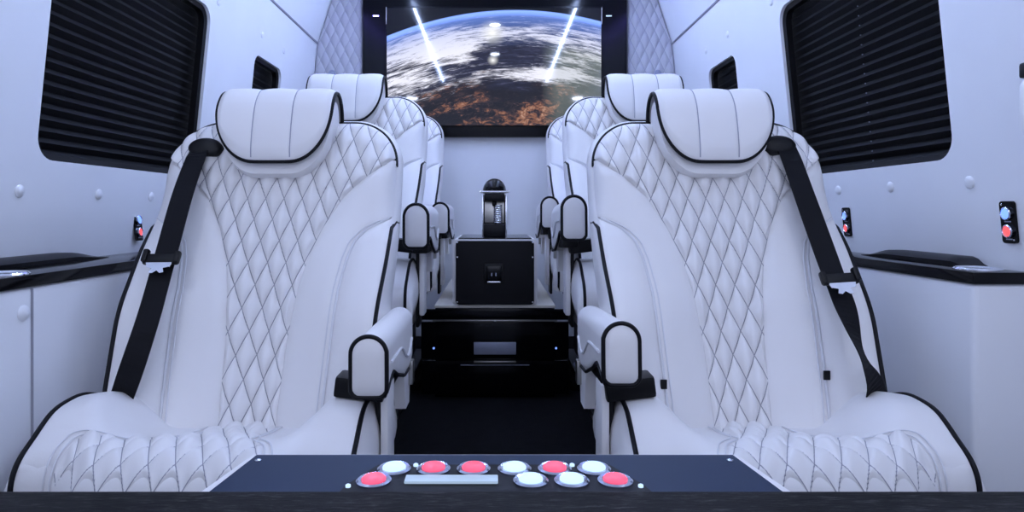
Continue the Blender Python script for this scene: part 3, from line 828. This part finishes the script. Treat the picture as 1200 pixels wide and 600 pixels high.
# ------------------------------------------------------------------ front table edge and control console
ZL = ZC - .2624
tb = empty('wood_counter', (0, .5, 0)); tag(tb, 'dark wood counter running across the bottom of the frame', 'counter')
MB().box((0, -.04, ZL - .015), (1.50, .28, .030), .003).build('counter_top', M['wood'], tb)
MB().box((0, -.03, (ZL - .03) / 2), (1.40, .20, ZL - .03), .006).build('counter_cabinet', M['satin'], tb)
cs = empty('control_console', (0, .60, 0)); tag(cs, 'slate grey control console with lit round buttons behind the wood counter', 'console')
ZP = ZC - .270
def tp(*pts): return [(x, D - .60) for x, D in pts]
deck = tp((-.2765, .600), (.279, .600), (.263, .708), (-.2635, .708))
MB().prism(tp((-.2865, .600), (.289, .600), (.2685, .7105), (-.269, .7105)), lambda x, y: (x, y + .002, 0.0), lambda x, y: (x, y + .002, ZP - .0015)).build('body', M['leather'], cs)
o = MB().prism(deck, lambda x, y: (x, y, ZP - .008), lambda x, y: (x, y, ZP)).build('deck', M['panelgrey'], cs)
MB().prism(tp((-.149, .605), (.151, .605), (.146, .625), (.121, .676), (-.123, .676), (-.146, .625)), lambda x, y: (x, y, ZP - .002), lambda x, y: (x, y, ZP + .002)).build('button_plate', M['pipe'], cs)
for x, D in ((-.2555, .690), (.2535, .690)):
    MB().lathe([(.0035, 0), (.0035, .0015), (.001, .0025)], (x, D - .60, ZP), (0, 0, 1), 14).build('screw', M['screw'], cs)
for x, D in ((-.1425, .621), (.1415, .621), (-.114, .671), (.113, .672), (-.083, .672), (.081, .672)):  # glowing dots painted in for blue reflections; first pair are bluish corner screws
    MB().lathe([(.0026, 0), (.0026, .002), (.001, .003)], (x, D - .60, ZP + .002), (0, 0, 1), 12).build('blue_glint_dot', M['lit_white'], cs)
btn = [(462, .662, 'w'), (508, .662, 'r'), (555, .662, 'r'), (603, .662, 'w'), (650, .662, 'r'), (696, .662, 'w'),
       (438, .633, 'r'), (622, .633, 'w'), (670, .633, 'w'), (721, .633, 'r')]
for u, D, k in btn:
    x = (u - 580) / 750 * D
    b = MB().lathe([(.0175, 0), (.0175, .002), (.0155, .0035), (.0125, .003), (.012, .002)], (x, D - .60, ZP + .002), (0, 0, 1), 28).build('push_button', M['ring'], cs)
    b['label'] = 'red lit push button' if k == 'r' else 'white lit push button'
    MB().lathe([(.0118, 0), (.0118, .003), (.010, .0046), (.005, .0054), (.0005, .0056)], (x, D - .60, ZP + .003), (0, 0, 1), 28).build('lit_cap', M['lit_red' if k == 'r' else 'lit_white'], b)
MB().box((-.043, .034, ZP + .004), (.092, .016, .003), .001).build('display_strip', M['display'], cs)

# ------------------------------------------------------------------ lights of the van, plus added front fill
for s, sn in ((-1, 'left'), (1, 'right')):
    o = MB().box((0, 0, 0), (.010, 2.28, .008), .002).build('ceiling_light_strip', M['led']); o.location = (s * .462, 2.19, ZCEIL - .004)
    tag(o, 'bright cool white ceiling light strip on the %s, mirrored in the television' % sn, 'light', 'ceiling light strips')
    o = MB().box((0, 0, 0), (.010, .80, .010), .002).build('accent_light_strip', M['violet']); o.location = (s * .845, 2.85, ZCEIL - .006)
    tag(o, 'violet blue accent light strip along the %s ceiling edge' % sn, 'light', 'violet accent strips')
def area(name, loc, rot, sx, sy, power, col):
    L = bpy.data.lights.new(name, 'AREA'); L.shape = 'RECTANGLE'; L.size = sx; L.size_y = sy; L.energy = power; L.color = col
    o = bpy.data.objects.new(name, L); o.location = loc; o.rotation_euler = rot; COL.objects.link(o); return o
# round dome lamps in the ceiling, whose glints show in the television
for D, t in ((2.07, 'mirrored as the lower glint in the television'), (2.81, 'mirrored as the upper glint in the television')):
    o = empty('ceiling_dome_light', (0, D, ZCEIL)); tag(o, 'small round ceiling dome light, ' + t, 'light', 'ceiling dome lights')
    MB().lathe([(.042, 0), (.042, -.008), (.034, -.011), (.032, -.005)], (0, 0, 0), (0, 0, 1), 32).build('rim', M['chrome'], o)
    MB().lathe([(.032, -.005), (.029, -.011), (.019, -.015), (.0005, -.017)], (0, 0, 0), (0, 0, 1), 32).build('diffuser', M['lampglow'], o)
for sd, sn in ((-1, 'left'), (1, 'right')):  # lamps added out of view to give the front chairs top light
    o = empty('ceiling_dome_light', (sd * .85, .30, ZCEIL - .012)); tag(o, 'added unseen dome light overhead, top fill for the front %s chair' % sn, 'light', 'ceiling dome lights')
    MB().lathe([(.086, 0), (.086, -.010), (.076, -.014), (.072, -.005)], (0, 0, 0), (0, 0, 1), 32).build('rim', M['chrome'], o)
    MB().lathe([(.072, -.005), (.066, -.013), (.040, -.020), (.0005, -.023)], (0, 0, 0), (0, 0, 1), 32).build('diffuser', M['front_fill'], o)
# daylight through the windscreen, behind the camera
area('windscreen_daylight', (0, -.9, ZC + .50), (math.radians(68), 0, 0), 1.9, .85, 8, (.66, .72, 1))
w = bpy.data.worlds.new('sky'); bpy.context.scene.world = w; w.use_nodes = True
bg = w.node_tree.nodes['Background']; bg.inputs[0].default_value = (.60, .69, 1, 1); bg.inputs[1].default_value = .62

# ------------------------------------------------------------------ camera
cam = bpy.data.cameras.new('camera'); co = bpy.data.objects.new('camera', cam); COL.objects.link(co)
co.location = (0, 0, ZC); co.rotation_euler = (PI / 2, 0, 0)
cam.sensor_width = 36; cam.lens = 36 * 750 / 1200; cam.shift_x = 20 / 1200; cam.shift_y = -53 / 1200
cam.clip_start = .02
sc = bpy.context.scene; sc.camera = co
sc.cycles.diffuse_bounces = 8
vs = sc.view_settings; vs.view_transform = 'Standard'; vs.look = 'None'; vs.gamma = 1; vs.use_curve_mapping = False; vs.exposure = 0.12
